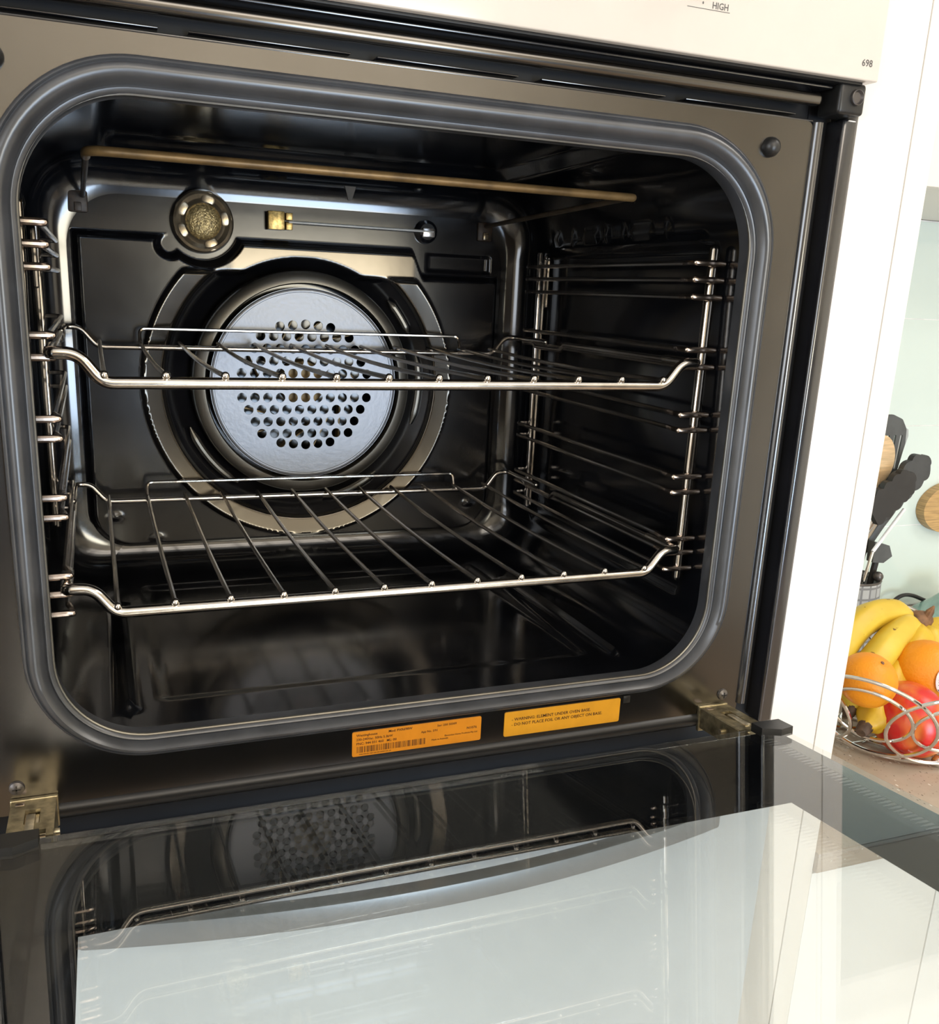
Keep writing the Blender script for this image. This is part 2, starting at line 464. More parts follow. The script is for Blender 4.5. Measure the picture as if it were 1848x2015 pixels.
# ---- cavity liner: rounded section swept from the mouth to the back
def section(n_arc, hw, z0, z1, rb, rt, step=0.003):
    pts = []
    ol = rrect(-hw, hw, z0, z1, rb, rt, seg=n_arc)
    return ol
def liner():
    NS = 14
    ys = [0.0, 0.004, 0.008, 0.012, 0.016, 0.020, 0.026] + list(np.arange(0.030, 0.3661, 0.003))
    fil = 0.030
    ys += [0.367+fil*math.sin(t) for t in np.linspace(0.06, math.pi/2, 10)]
    # dense section parameter: walk each side in ~3 mm steps
    rows = []
    for y in ys:
        k = float(ss(0.0, 0.022, np.array(y)))
        hw = XO + (0.2465-XO)*k
        z0 = ZO0 + (-0.1685-ZO0)*k
        z1 = ZO1 + (0.2190-ZO1)*k
        ins = 0.0
        if y > 0.367:
            ins = fil*(1-math.sqrt(max(0, 1-((y-0.367)/fil)**2)))
        hw -= ins; z0 += ins; z1 -= ins
        rb, rt = 0.045-ins*.2, 0.055-ins*.2
        P = []
        def seg(p, q, n):
            for i in range(n): P.append((p[0]+(q[0]-p[0])*i/n, p[1]+(q[1]-p[1])*i/n))
        def arc(cx, cz, r, a):
            for i in range(NS):
                t = math.radians(a+90*i/NS); P.append((cx+r*math.cos(t), cz+r*math.sin(t)))
        seg((-hw+rb, z0), (hw-rb, z0), 130); arc(hw-rb, z0+rb, rb, -90)
        seg((hw, z0+rb), (hw, z1-rt), 100); arc(hw-rt, z1-rt, rt, 0)
        seg((hw-rt, z1), (-hw+rt, z1), 120); arc(-hw+rt, z1-rt, rt, 90)
        seg((-hw, z1-rt), (-hw, z0+rb), 100); arc(-hw+rb, z0+rb, rb, 180)
        P.append(P[0])
        rows.append([(p[0], y, p[1]) for p in P])
    A = np.array(rows)
    X, Y, Z = A[..., 0].copy(), A[..., 1], A[..., 2].copy()
    # side walls: broad pressed panel, row of vent dimples above it
    side = (np.abs(X) > 0.243) & (Y > .03) & (Y < .366)
    sgn = np.sign(X)
    pan = ss(0.056, 0.066, Y)*ss(0.352, 0.342, Y)*ss(-0.125, -0.115, Z)*ss(0.1585, 0.1525, Z)
    rail = ss(0.07, 0.08, Y)*ss(0.352, 0.345, Y)*np.exp(-((Z-0.1615)/0.0018)**2)
    dim = np.zeros_like(X)
    for yc, wd in ((0.125, .006), (0.165, .018), (0.195, .004), (0.225, .006), (0.255, .016), (0.29, .005), (0.325, .01)):
        dim += ss(yc-wd, yc-wd+.004, Y)*ss(yc+wd, yc+wd-.004, Y)*ss(.1635, .1655, Z)*ss(.1735, .1715, Z)
    X = np.where(side, X + sgn*(0.0050*pan) - sgn*(0.0022*rail) - sgn*0.0025*dim, X)
    # floor: two long pressed beads and a shallow tray
    flo = (Z < -0.160) & (np.abs(X) < 0.205) & (Y < .366)
    bead = np.exp(-((np.abs(X)-0.1900)/0.0042)**2)*ss(0.047, 0.055, Y)*ss(0.285, 0.275, Y)
    tray = ss(0.172, 0.160, np.abs(X))*ss(0.062, 0.075, Y)*ss(0.335, 0.32, Y)
    Z = np.where(flo, Z + 0.0075*bead - 0.0030*tray, Z)
    # roof: raised recess above the grill element
    roof = (Z > 0.215) & (Y < .366)
    rec = ss(0.192, 0.172, np.abs(X))*ss(0.040, 0.062, Y)*ss(0.345, 0.320, Y)
    Z = np.where(roof, Z + 0.012*rec, Z)
    return gridmesh(np.stack([X, Y, Z], -1))
cavity = obj('cavity', liner(), M['enamel'], oven, angle=60)

# ---- pressed back panel of the cavity (one relief: fan ring, groove, lamp notch, vent step)
FC = (0.0, 0.0185)     # fan centre (x, z)
def backwall():
    xs = np.linspace(-0.236, 0.236, 380); zs = np.linspace(-0.166, 0.212, 305)
    X, Z = np.meshgrid(xs, zs, indexing='ij')
    r = np.hypot(X-FC[0], Z-FC[1])
    ax = np.abs(X)
    # raised panel outline as a signed distance (positive inside)
    cr = 0.040
    dx, dz = ax-(0.2125-cr), (-0.1475+cr)-Z
    d_box = np.where((dx > 0) & (dz > 0), cr-np.hypot(np.maximum(dx, 0), np.maximum(dz, 0)), np.minimum(0.2125-ax, Z+0.1475))
    top = 0.1565 - 0.0245*ss(0.112, 0.127, X) + 0.0*X
    d_lamp = np.hypot(X+0.0955, Z-0.1690)-0.0345
    d_bolt = np.hypot(X+0.1260, Z-0.1480)-0.0080
    sd = np.minimum(np.minimum(d_box, top-Z), np.minimum(d_lamp, d_bolt))
    pan = ss(0.0, 0.0075, sd)
    def prof(r):
        h = 0.0075*ss(0.1585, 0.1550, r) - 0.0036*np.clip((0.1550-r)/0.0165, 0, 1)
        h = h - 0.0040*ss(0.1390, 0.1360, r) - 0.0170*np.clip((0.1365-r)/(0.1365-0.1110), 0, 1)
        return h
    def prof_top(r):
        h = -0.0170*np.clip((0.1225-r)/(0.1225-0.1110), 0, 1)
        return h
    t = ss(0.1210, 0.1270, Z)
    H = 0.0125*pan + pan*(prof(r)*(1-t) + prof_top(r)*t)
    # slot recess at the upper right of the panel
    rec = ss(.130, .136, X)*ss(.205, .199, X)*ss(.1335, .137, Z)*ss(.1535, .150, Z)
    H = H - 0.004*rec
    # pressed dimple low left and right
    for cx, cz in ((-0.188, -0.112), (0.186, -0.112), (-0.150, -0.136)):
        H = H + 0.002*np.exp(-(((X-cx)/.006)**2+((Z-cz)/.004)**2))
    Y = 0.3975-H
    return gridmesh(np.stack([X, Y, Z], -1))
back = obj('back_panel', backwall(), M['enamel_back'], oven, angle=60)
# reflections on the ring and top band, painted in: a soft metallic mask
wa = back.data.attributes.new('painted_sheen', 'FLOAT', 'POINT')
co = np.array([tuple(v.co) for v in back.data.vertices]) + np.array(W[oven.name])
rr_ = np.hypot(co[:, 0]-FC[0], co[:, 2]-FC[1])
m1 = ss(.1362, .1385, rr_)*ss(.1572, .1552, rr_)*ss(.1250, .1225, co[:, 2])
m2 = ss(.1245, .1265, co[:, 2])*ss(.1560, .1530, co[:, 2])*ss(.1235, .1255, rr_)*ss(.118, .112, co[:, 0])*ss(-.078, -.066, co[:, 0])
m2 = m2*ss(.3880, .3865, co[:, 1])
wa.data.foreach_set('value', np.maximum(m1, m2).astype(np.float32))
def sheen_mix(m):
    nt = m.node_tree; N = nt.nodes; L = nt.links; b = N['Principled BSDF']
    at = N.new('ShaderNodeAttribute'); at.attribute_name = 'painted_sheen'
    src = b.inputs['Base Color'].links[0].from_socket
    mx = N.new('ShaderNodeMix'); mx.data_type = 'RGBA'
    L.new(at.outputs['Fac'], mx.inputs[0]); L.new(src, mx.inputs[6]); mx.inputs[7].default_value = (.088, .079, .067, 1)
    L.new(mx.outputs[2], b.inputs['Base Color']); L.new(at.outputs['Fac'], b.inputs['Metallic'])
sheen_mix(M['enamel_back'])
# louvred arcs in the fan groove
for a0, a1, rr in ((44, 25, .1225), (15, -20, .1232), (-159, -124, .1215), (-50, -80, .1210)):
    pts = [(rr*math.cos(math.radians(a)), 0.3895, FC[1]+rr*math.sin(math.radians(a))) for a in np.linspace(a0, a1, 24)]
    rad = [0.0042*min(1, 0.25+3*min(i, 23-i)/23*1.6) for i in range(24)]
    obj('louvre', tube(pts, rad, 10, flat=(0.9, 0.9)), M['disc_rim'], back)
# fan cover: rim and perforated disc
rim = obj('fan_rim', lathe([(0.1110, .4040), (0.1108, .3850), (0.1100, .3814), (0.1085, .3800), (0.1010, .3787), (0.0992, .3786), (0.0982, .3798), (0.0978, .3850)], (0, 0, FC[1]), 'Y', 96), M['disc_rim'], oven, angle=50)
holes = []
rows = {-5: 5, -4: 8, -3: 9, -2: 10, -1: 11, 0: 10, 1: 11, 2: 10, 3: 9, 4: 8, 5: 5}
for k, n in rows.items():
    for i in range(n):
        x = (i-(n-1)/2)*0.01275
        z = FC[1]-0.0010+k*0.01205
        if abs(k) == 5: z -= math.copysign(0.0011*abs(i-2)**1.2, k)
        holes.append((x, z))
def circ(x, z, r, n):
    return [(x+r*math.cos(2*math.pi*i/n), z+r*math.sin(2*math.pi*i/n)) for i in range(n)]
disc = plate([circ(0, FC[1], 0.0945, 96)]+[circ(x, z, 0.00475, 18) for x, z in holes], 0.3785, 0.3800)
fan_cover = obj('fan_cover', disc, M['disc'], oven, angle=30)
obj('cover_bead', lathe([(0.0945, .3800), (0.0940, .3785), (0.0925, .3778), (0.0905, .3780), (0.0900, .3786)], (0, 0, FC[1]), 'Y', 96), M['disc'], fan_cover)
# fan behind the holes
fan = obj('fan', merge(lathe([(0.0, .392), (0.022, .392), (0.024, .398), (0.024, .420)], (0, 0, FC[1]), 'Y', 32),
                       lathe([(0.024, .414), (0.078, .418), (0.080, .420)], (0, 0, FC[1]), 'Y', 48)), M['tan_metal'], oven)
for i in range(14):
    a = 2*math.pi*i/14
    g = xf(box((0.034, .390, -.0006), (0.080, .417, .0006)), Matrix.Translation((0, 0, FC[1])) @ Matrix.Rotation(a, 4, 'Y') @ Matrix.Translation((.06, 0, 0)) @ Matrix.Rotation(0.7, 4, 'Y') @ Matrix.Translation((-.06, 0, 0)))
    obj('blade', g, M['tan_metal'], fan, smooth=False)
obj('fan_housing', lathe([(0.098, .386), (0.100, .392), (0.100, .446), (0.0, .446)], (0, 0, FC[1]), 'Y', 64), M['enamel'], oven)

# ---- oven lamp
lc = (-0.0955, 0, 0.1690)
lamp = obj('lamp_ring', lathe([(0.0288, .3975), (0.0288, .3900), (0.0270, .3860), (0.0245, .3850), (0.0205, .3870), (0.0180, .3860), (0.0165, .3845), (0.0158, .3858)], lc, 'Y', 72), M['bronze'], oven)
obj('lamp_lens', lathe([(0.0158, .3858), (0.0140, .3838), (0.0100, .3822), (0.0050, .3815), (0.0, .3813)], lc, 'Y', 48), M['lens'], lamp)
for a in (10, 75, 150, 205, 290):
    p = (lc[0]+.0212*math.cos(math.radians(a)), .3862, lc[2]+.0212*math.sin(math.radians(a)))
    obj('grip_scallop', ball(p, .0068, 20, 8, (1, .12, 1)), M['bronze'], lamp)

# ---- temperature probe with its brass clip
clip = obj('probe_clip', merge(box((-0.0345, .3860, .1660), (-0.0185, .3960, .1830), .0008), box((-0.0170, .3875, .1665), (-0.0105, .3960, .1735), .0006), box((-0.0170, .3875, .1755), (-0.0105, .3960, .1822), .0006)), M['brass'], oven)
obj('probe_rod', rtube([(-0.0140, .3865, .1738), (0.1340, .3865, .1736)], .0013, 8), mat('satin_probe_tube', (0.72, 0.70, 0.66), rough=0.42, metal=0.7), clip)
obj('probe_boss', lathe([(0.0, .3890), (0.0080, .3890), (0.0112, .3915), (0.0120, .3975)], (0.1290, 0, .1735), 'Y', 28), M['enamel'], clip)
obj('probe_end', box((0.1225, .3855, .1680), (0.1360, .3905, .1770), .001), M['wire_dark'], clip)
# ---- rear slots of the grill element
for x, z in ((-0.2045, .1800), (0.1950, .1775)):
    s = obj('element_slot', box((x-.0085, .3940, z-.0095), (x+.0085, .3985, z+.0095), .002), M['brownstain'], oven)
    obj('tab', box((x-.0030, .3915, z-.0085), (x+.0030, .3950, z-.0010), .0006), M['bronze'] if x > 0 else M['brownstain'], s)
# ---- grill element under the roof
el = fillet([(-0.1960, .1300, .1898), (-0.1960, .1000, .1898), (0.1945, .1000, .1898)], [0, .022, 0], 10)
obj('grill_element', rtube(el, .0031, 12), M['element'], oven)
M['element_dark'] = mat('dark_grill_element', (0.05, 0.035, 0.02), rough=0.5, var=0.3, nscale=60)  # darker copy of the element: the dark its legs reflect, put into colour
obj('element_leg', rtube([(-0.1960, .128, .1898), (-0.2000, .392, .1850)], .0022, 10), M['element_dark'], oven)
obj('element_leg', rtube([(0.1935, .1030, .1898), (0.1950, .392, .1830)], .0022, 10), M['element_dark'], oven)
obj('element_hanger', plate([[(0.0330, .2075), (0.0440, .2075), (0.0420, .2010), (0.0400, .1950), (0.0365, .1950), (0.0350, .2010)]], .3560, .3580), M['element_dark'], oven, smooth=False)

# ---- front frame round the mouth
OUT = rrect(-0.2725, 0.2725, -0.2050, 0.2370, .006)
frame = obj('front_frame', plate([OUT, rrect(-XO-.001, XO+.001, ZO0-.001, ZO1+.001, .056, .062, 16)], 0.0, 0.0020), M['frame'], oven, angle=25)
for sx in (1, -1):
    obj('frame_bead', tube([(sx*.2760, .0020, -.1960), (sx*.2760, .0020, .2365)], .0058, 14, flat=(.8, 1)), M['frame_gloss'], oven)
    a, b = sorted((sx*.2760, sx*.2960))
    obj('side_channel', box((a, .0110, -.235), (b, .0150, .2600)), M['frame_dark'], oven, smooth=False)
    a, b = sorted((sx*.2925, sx*.3048))
    obj('side_trim', box((a, -.0060, -.2140), (b, .0150, .2405), .0022, 3), M['frame_gloss'], oven)
    br = obj('corner_bracket', box((*sorted((sx*.2770, sx*.2990))[:1], -.0165, .2405), (max(sx*.2770, sx*.2990), .0050, .2602), .0025, 3), M['plastic'], oven)
    c = (sx*.2905, 0, .2512)
    obj('screw', lathe([(0.0, -.0172), (0.0034, -.0172), (0.0044, -.0190), (0.0050, -.0186), (0.0052, -.0160)], c, 'Y', 24), M['screw'], br)
    # rubber bumper
    obj('bumper', lathe([(0.0, -.0072), (0.0025, -.0070), (0.0048, -.0056), (0.0064, -.0025), (0.0066, .0005)], (sx*.2380, 0, .2178), 'Y', 28), M['plastic'], oven)
    # frame screw
    sc = obj('frame_screw', lathe([(0.0, -.0030), (0.0022, -.0028), (0.0042, -.0016), (0.0048, .0005)], (sx*.2572, 0, -.1868), 'Y', 24), M['screw'], oven)
    obj('cross_slot', merge(box((sx*.2572-.0024, -.0033, -.1868-.0004), (sx*.2572+.0024, -.0024, -.1868+.0004)), box((sx*.2572-.0004, -.0033, -.1868-.0024), (sx*.2572+.0004, -.0024, -.1868+.0024))), M['plastic'], sc, smooth=False)
# bottom lip
obj('bottom_lip', tube([(-.235, .0030, -.2065), (.235, .0030, -.2065)], .0062, 14), M['plastic'], oven)
obj('lower_recess', box((-.2960, .0140, -.2360), (.2960, .0180, -.2020)), M['frame_dark'], oven, smooth=False)
# top: recess, rail, lip and vent louvres
obj('top_recess', box((-.2960, .0120, .2360), (.2960, .0180, .2640)), M['frame_dark'], oven, smooth=False)
obj('top_rail', box((-.2900, -.0110, .2452), (.2690, -.0020, .2530), .0030, 3), M['frame'], oven)
obj('rail_lip', box((-.2900, -.0120, .2558), (.2740, .0120, .2574), .0007), M['frame_gloss'], oven)
for i in range(5):
    x0 = -.245+i*.1035
    obj('vent_louvre', box((x0, .0010, .2405), (x0+.088, .0120, .2414), .0003), M['frame_gloss'], oven)
obj('vent_slot', box((-.272, .0005, .2370), (.272, .0020, .2385), .0004), M['frame_gloss'], oven)

# ---- rubber door seal: ridged profile swept round the mouth
def seal():
    # (outward offset, height towards the room)
    pr = [(-.0015, -.0100), (-.0015, .0010), (.0000, .0032), (.0015, .0036), (.0026, .0026), (.0034, .0040), (.0052, .0078), (.0078, .0098), (.0102, .0094),
          (.0116, .0078), (.0122, .0064), (.0130, .0072), (.0142, .0066), (.0150, .0044), (.0154, .0010), (.0154, -.0010)]
    V, F = [], []
    n = None
    for o, h in pr:
        ol = rrect(-XO-o, XO+o, ZO0-o*0.72, ZO1+o*1.15, .056+o, .064+o, 20)
        # walk the straights finely so that the highlights stay even
        n = len(ol)
        V += [(p[0], -h, p[1]) for p in ol]
    for i in range(len(pr)-1):
        for k in range(n):
            F.append((i*n+k, i*n+(k+1) % n, (i+1)*n+(k+1) % n, (i+1)*n+k))
    return fixn(V, F)
obj('door_seal', seal(), M['seal'], oven, angle=50)
# steel lip just inside the seal
lipol = rrect(-XO+.0012, XO-.0012, ZO0+.0012, ZO1-.0012, .055, .061, 18)
obj('mouth_lip', tube([(p[0], -.0008, p[1]) for p in lipol], .0011, 8, closed=True), M['disc_rim'], oven)

# ---- control panel
panel = obj('control_panel', box((-.3010, -.0230, .2606), (.3010, .0000, .5160), .0012, 3), M['white_glass'], oven)
def onpanel(a, b): return (a, -.02315, b)
rnd = [("698", .2852, .2690, .0060, 'LEFT', 1.0), ("HIGH", .1772, .2868, .0052, 'RIGHT', .95)]
gl = lettering(rnd, onpanel)
def flatrect(x0, x1, z0, z1, y): return [(x0, y, z0), (x1, y, z0), (x1, y, z1), (x0, y, z1)], [(0, 1, 2, 3)]
gl = merge(gl, flatrect(.1475, .1782, .2857, .28605, -.02315), flatrect(.1000, .1290, .2867, .28705, -.02315), (lambda c: ([(c[0]+.0005*math.cos(t), -.02315, c[1]+.0008*math.sin(t)) for t in np.linspace(0, 2*PI, 10)[:-1]], [tuple(range(9))]))((.1585, .2890)))
pp = obj('panel_print', gl, M['print'], panel, smooth=False); pp['kind'] = 'stuff'
for kx in (-.220, .032, .095, .158):
    kb = obj('knob', lathe([(0.0, -.0420), (0.0125, -.0420), (0.0150, -.0405), (0.0165, -.0300), (0.0175, -.0232)], (kx, 0, .3125), 'Y', 40), mat('white_knob', (0.70, 0.66, 0.61), rough=0.3, var=0.01), panel)
    obj('knob_pointer', box((kx-.0008, -.0424, .3140), (kx+.0008, -.0418, .3245)), M['print'], kb, smooth=False)
obj('panel_edge_strip', box((-.2985, -.0180, .2588), (.2930, .0040, .2607), .0004), M['frame_dark'], panel)

# ---- labels on the frame
lab = obj('rating_label', plate([rrect(-.0478, .0478, -.1972, -.1786, .0012, seg=3)], -.0006, .0001), M['orange_label'], oven, smooth=False)
def on1(a, b): return (a, -.00075, b)
L1 = [("Westinghouse", -.0450, -.1822, .0026, 'LEFT', 1.0), (".Mod: PXR698W", -.0225, -.1817, .0026, 'LEFT', 1.0), ("Ser: 250 50309", .0140, -.1823, .0023, 'LEFT', 1.05),
      ("230-240Vac. 50Hz 5.3kW", -.0450, -.1853, .0025, 'LEFT', 1.0), ("App No. S/91", .0020, -.1857, .0023, 'LEFT', 1.0), ("N1076", .0445, -.1872, .0026, 'RIGHT', 1.1),
      ("PNC: 944 031 460   ML: 00", -.0450, -.1885, .0026, 'LEFT', 1.0), ("Electrolux Home Products Pty Ltd", .0450, -.1906, .0018, 'RIGHT', 1.0),
      ("Made in Australia", .0100, -.1927, .0018, 'LEFT', 1.0), ("9440 944 031 460 L00 250 50309 S/91 00", -.0430, -.1962, .0013, 'LEFT', 1.05)]
bars = []
x = -.0445
while x < .006:
    w = random.choice((.00025, .0004, .0006)); bars.append(flatrect(x, x+w, -.1945, -.1898, -.00075)); x += w+random.choice((.0003, .0005, .0009))
obj('label_print', merge(lettering(L1, on1), *bars), M['ink'], lab, smooth=False)
lab2 = obj('warning_label', plate([rrect(.0662, .1628, -.1978, -.1784, .0014, seg=3)], -.0006, .0001), M['yellow_label'], oven, smooth=False)
L2 = [("- WARNING: ELEMENT UNDER OVEN BASE.", .0720, -.1857, .0033, 'LEFT', 1.02), ("- DO NOT PLACE FOIL OR ANY OBJECT ON BASE.", .0720, -.1898, .0033, 'LEFT', 1.02)]
obj('label_print', lettering(L2, on1), M['ink'], lab2, smooth=False)
obj('frame_notch', box((.1655, -.0004, -.1835), (.1715, .0010, -.1775), .0004), M['plastic'], oven)

# ---- hinges
for sx in (1, -1):
    hx = sx*.2480
    T = Matrix.Translation((hx, -.002, -.1955)) @ RXd(-4.0)
    top = plate([[(-.0125, 0), (.0125, 0), (.0125, -.044), (.0030, -.044), (.0030, -.0500), (-.0125, -.0520)][::-1] if False else
                 [(-.0125, -.0500), (.0000, -.0500), (.0000, -.0420), (.0085, -.0420), (.0085, -.0500), (.0125, -.0500), (.0125, 0), (-.0125, 0)],
                 [(-.0040, -.0330), (.0045, -.0330), (.0045, -.0150), (-.0040, -.0150)]], -.0011, .0011, to=lambda a, b, c: tuple(T @ Vector((a, b, c))))
    hg = obj('hinge', merge(top, xf(box((-.0127, -.0490, -.0160), (-.0112, .0010, .0008), .0004), T), xf(box((.0112, -.0490, -.0160), (.0127, .0010, .0008), .0004), T),
                            xf(box((-.0135, -.0015, -.0190), (.0135, .0020, .0018), .0008), T)), M['zinc'], oven, smooth=False)
    obj('hinge_arm', merge(xf(box((-.0032, -.0560, -.0100), (.0032, -.0050, -.0035), .0010), T), xf(box((-.0030, -.0440, -.0040), (.0022, -.0220, .0022), .0008), T)), M['zinc_pale'], hg)
    obj('hinge_pin', xf(tube([(-.0150, -.0300, -.0080), (.0150, -.0300, -.0080)], .0022, 12), T), M['zinc_pale'], hg)
    obj('hinge_catch', xf(box((.0010, -.0290, -.0050), (.0040, -.0170, -.0012), .0006), T), M['zinc_pale'], hg)
    obj('rust_mark', xf(box((-.0100, -.0080, .0010), (-.0050, -.0030, .0013), .0001), T), M['rust'], hg)

# ---- the drop-down door, lowered just short of level
AL = math.radians(5.7)
DO = Vector((0, -.0620, -.1856))
DD = Vector((0, -math.cos(AL), math.sin(AL)))
DN = Vector((0, math.sin(AL), math.cos(AL)))
def ond(a, s, h):
    p = DO + DD*s + DN*h
    return (a, p.y, p.z)
def dbox(lo, hi, bev=0.0):
    v, f = box(lo, hi, bev)
    return fixn([ond(*p) for p in v], f)
SL = 0.405
IX, OX, OH = 0.2600, 0.2965, -0.0290
door = obj('door', merge(dbox((-IX+.002, .002, OH), (-IX+.011, SL-.001, -.0045)), dbox((IX-.011, .002, OH), (IX-.002, SL-.001, -.0045)),
                         dbox((-IX+.002, .002, OH), (IX-.002, .010, -.0045)), dbox((-IX+.002, SL-.012, OH), (IX-.002, SL-.001, -.0045)), dbox((-IX+.004, -.003, OH-.026), (IX-.004, .0015, -.0050), .001)), M['blackprint'], oven, smooth=False)
obj('inner_glass', dbox((-IX, .000, -.0040), (IX, SL, .0000), .0004), M['glass'], door, smooth=False)
obj('outer_glass', dbox((-OX, .002, OH-.004), (OX, SL+.006, OH), .0004), M['glass'], door, smooth=False)
WX0, WX1, WS0, WS1 = -.2225, .2255, .0595, .350
obj('border_print', plate([[(-OX+.0002, .0025), (OX-.0002, .0025), (OX-.0002, SL+.0055), (-OX+.0002, SL+.0055)], [(WX0, WS0), (WX1, WS0), (WX1, WS1), (WX0, WS1)]], OH+.0001, OH+.0005, to=ond), M['blackprint'], door, smooth=False)
# ceramic print on the rim of the inner glass, ending in a halftone of fine dashes
obj('rim_print', plate([[(-IX, 0), (IX, 0), (IX, SL), (-IX, SL)], [(-IX+.012, .011), (IX-.012, .011), (IX-.012, SL-.012), (-IX+.012, SL-.012)]], -.0044, -.0041, to=ond), M['blackprint'], door, smooth=False)
dash = []
for t in np.arange(.012, SL-.014, .0040):
    for sx in (1,):
        for j, (o0, o1) in enumerate(((.0118, .0165), (.0165, .0200), (.0200, .0225))):
            a, b = sorted((sx*(IX-o0), sx*(IX-o1)))
            w = (.0012, .0009, .0005)[j]
            dash.append(([ond(a, t-w, -.0043), ond(b, t-w, -.0043), ond(b, t+w, -.0043), ond(a, t+w, -.0043)], [(0, 1, 2, 3)]))
hp = obj('halftone_print', merge(*dash), mat('reflection_grey_halftone', (0.075, 0.078, 0.08), rough=0.3), door, smooth=False)  # dashes lightened in colour, in place of the second pane's reflection
hp['kind'] = 'stuff'
for sx in (1, -1):
    a, b = sorted((sx*.2420, sx*.2665))
    k = [(a, -.006), (b, -.006), (b, .010), ((a+b)/2, .0125), (a, .006)] if sx > 0 else [(b, -.006), (b, .006), ((a+b)/2, .0125), (a, .010), (a, -.006)]
    obj('end_cap', plate([k], -.004, .0025, to=ond), M['plastic'], door, smooth=False)
# closed-side handle of this door (at its far end)
obj('door_handle', dbox((-.20, SL-.035, -.075), (.20, SL-.022, -.060), .003), M['grey_handle'], door)

# ================================================================== lower oven
low = root('lower_oven', 'lower oven with white glass door and bowed grey handle below the open door', 'oven', (0, 0.2, -0.76))
obj('body', box((-.3000, -.0040, -.760), (.3000, .5000, -.2380)), M['frame_dark'], low, smooth=False)
obj('lower_door', box((-.3005, -.0250, -.755), (.3005, -.0050, -.2400), .0012, 3), M['white_door'], low)
def bow():
    n = 60; V, F = [], []
    for i in range(n+1):
        x = -.2265+.4640*i/n
        u = (x-.0055)/.232
        yf = -.0670+.0265*u*u
        th = .0105
        zt, zb = -.2645, -.2810
        c = .0022
        sec = [(yf, zb+c), (yf, zt-c), (yf+.0006, zt-.0006), (yf+c, zt), (yf+th, zt), (yf+th, zb), (yf+c, zb), (yf+.0006, zb+.0006)]
        V += [(x, y, z) for y, z in sec]
    m = 8
    for i in range(n):
        for k in range(m):
            F.append((i*m+k, (i+1)*m+k, (i+1)*m+(k+1) % m, i*m+(k+1) % m))
    F += [tuple(range(m)), tuple(n*m+k for k in reversed(range(m)))]
    return fixn(V, F)
hb = obj('handle', bow(), M['grey_handle'], low, angle=30)
obj('handle_mount', box((-.2285, -.0390, -.2808), (-.2150, -.0240, -.2647), .001), M['grey_handle'], hb)
obj('handle_mount', box((.2260, -.0390, -.2808), (.2395, -.0240, -.2647), .001), M['grey_handle'], hb)

# ================================================================== side racks
RZ = (.1430, .1310, .1185, .0800, .0672, .0310, .0190, -.0175, -.0300, -.0680, -.0795, -.0930)
def rack(sx, label):
    t = root('side_rack', label, 'oven rack', (sx*.238, .20, -.10), 'side racks inside the oven')
    lean = .0035
    obj('front_post', rtube([(sx*.2365+.0024, .0510, .1530), (sx*.2365-.0022, .0470, -.1005)], .0036 if sx > 0 else .0030, 14), M['chrome'], t)
    obj('rear_post', rtube([(sx*.2390, .3480, .1560), (sx*.2390, .3440, -.1080)], .0030, 12), M['chrome'], t)
    obj('rear_brace', rtube(fillet([(sx*.2410, .3400, -.1060), (sx*.2410, .3400, .1530), (sx*.2410, .3320, .1530), (sx*.2410, .3320, .1050)], .004, 4), .0022, 8), M['chrome'], t)
    for z in RZ:
        y = .049
        pts = fillet([(sx*.2235, y+.014, z), (sx*.2235, .3490, z), (sx*.2400, .3490, z)], .008, 5)
        r = obj('rung', rtube(pts, .0019, 8), M['wire_dark'], t)
        pr = fillet([(sx*.2445, y-.0035, z), (sx*.2205, y-.0030, z)], .002, 3)
        g = merge(rtube([(sx*.2440, y-.0045, z), (sx*.2340, y-.0045, z), (sx*.2245, y-.004, z), (sx*.2205, y-.0035, z)], .0024, 10),
                  rtube(fillet([(sx*.2225, y-.0035, z), (sx*.2212, y+.0050, z), (sx*.2235, y+.016, z)], .004, 4), .0019, 8))
        obj('prong', g, M['rust'], r)
    return t
rack(1, 'wire side rack against the right oven wall')
rack(-1, 'wire side rack against the left oven wall')

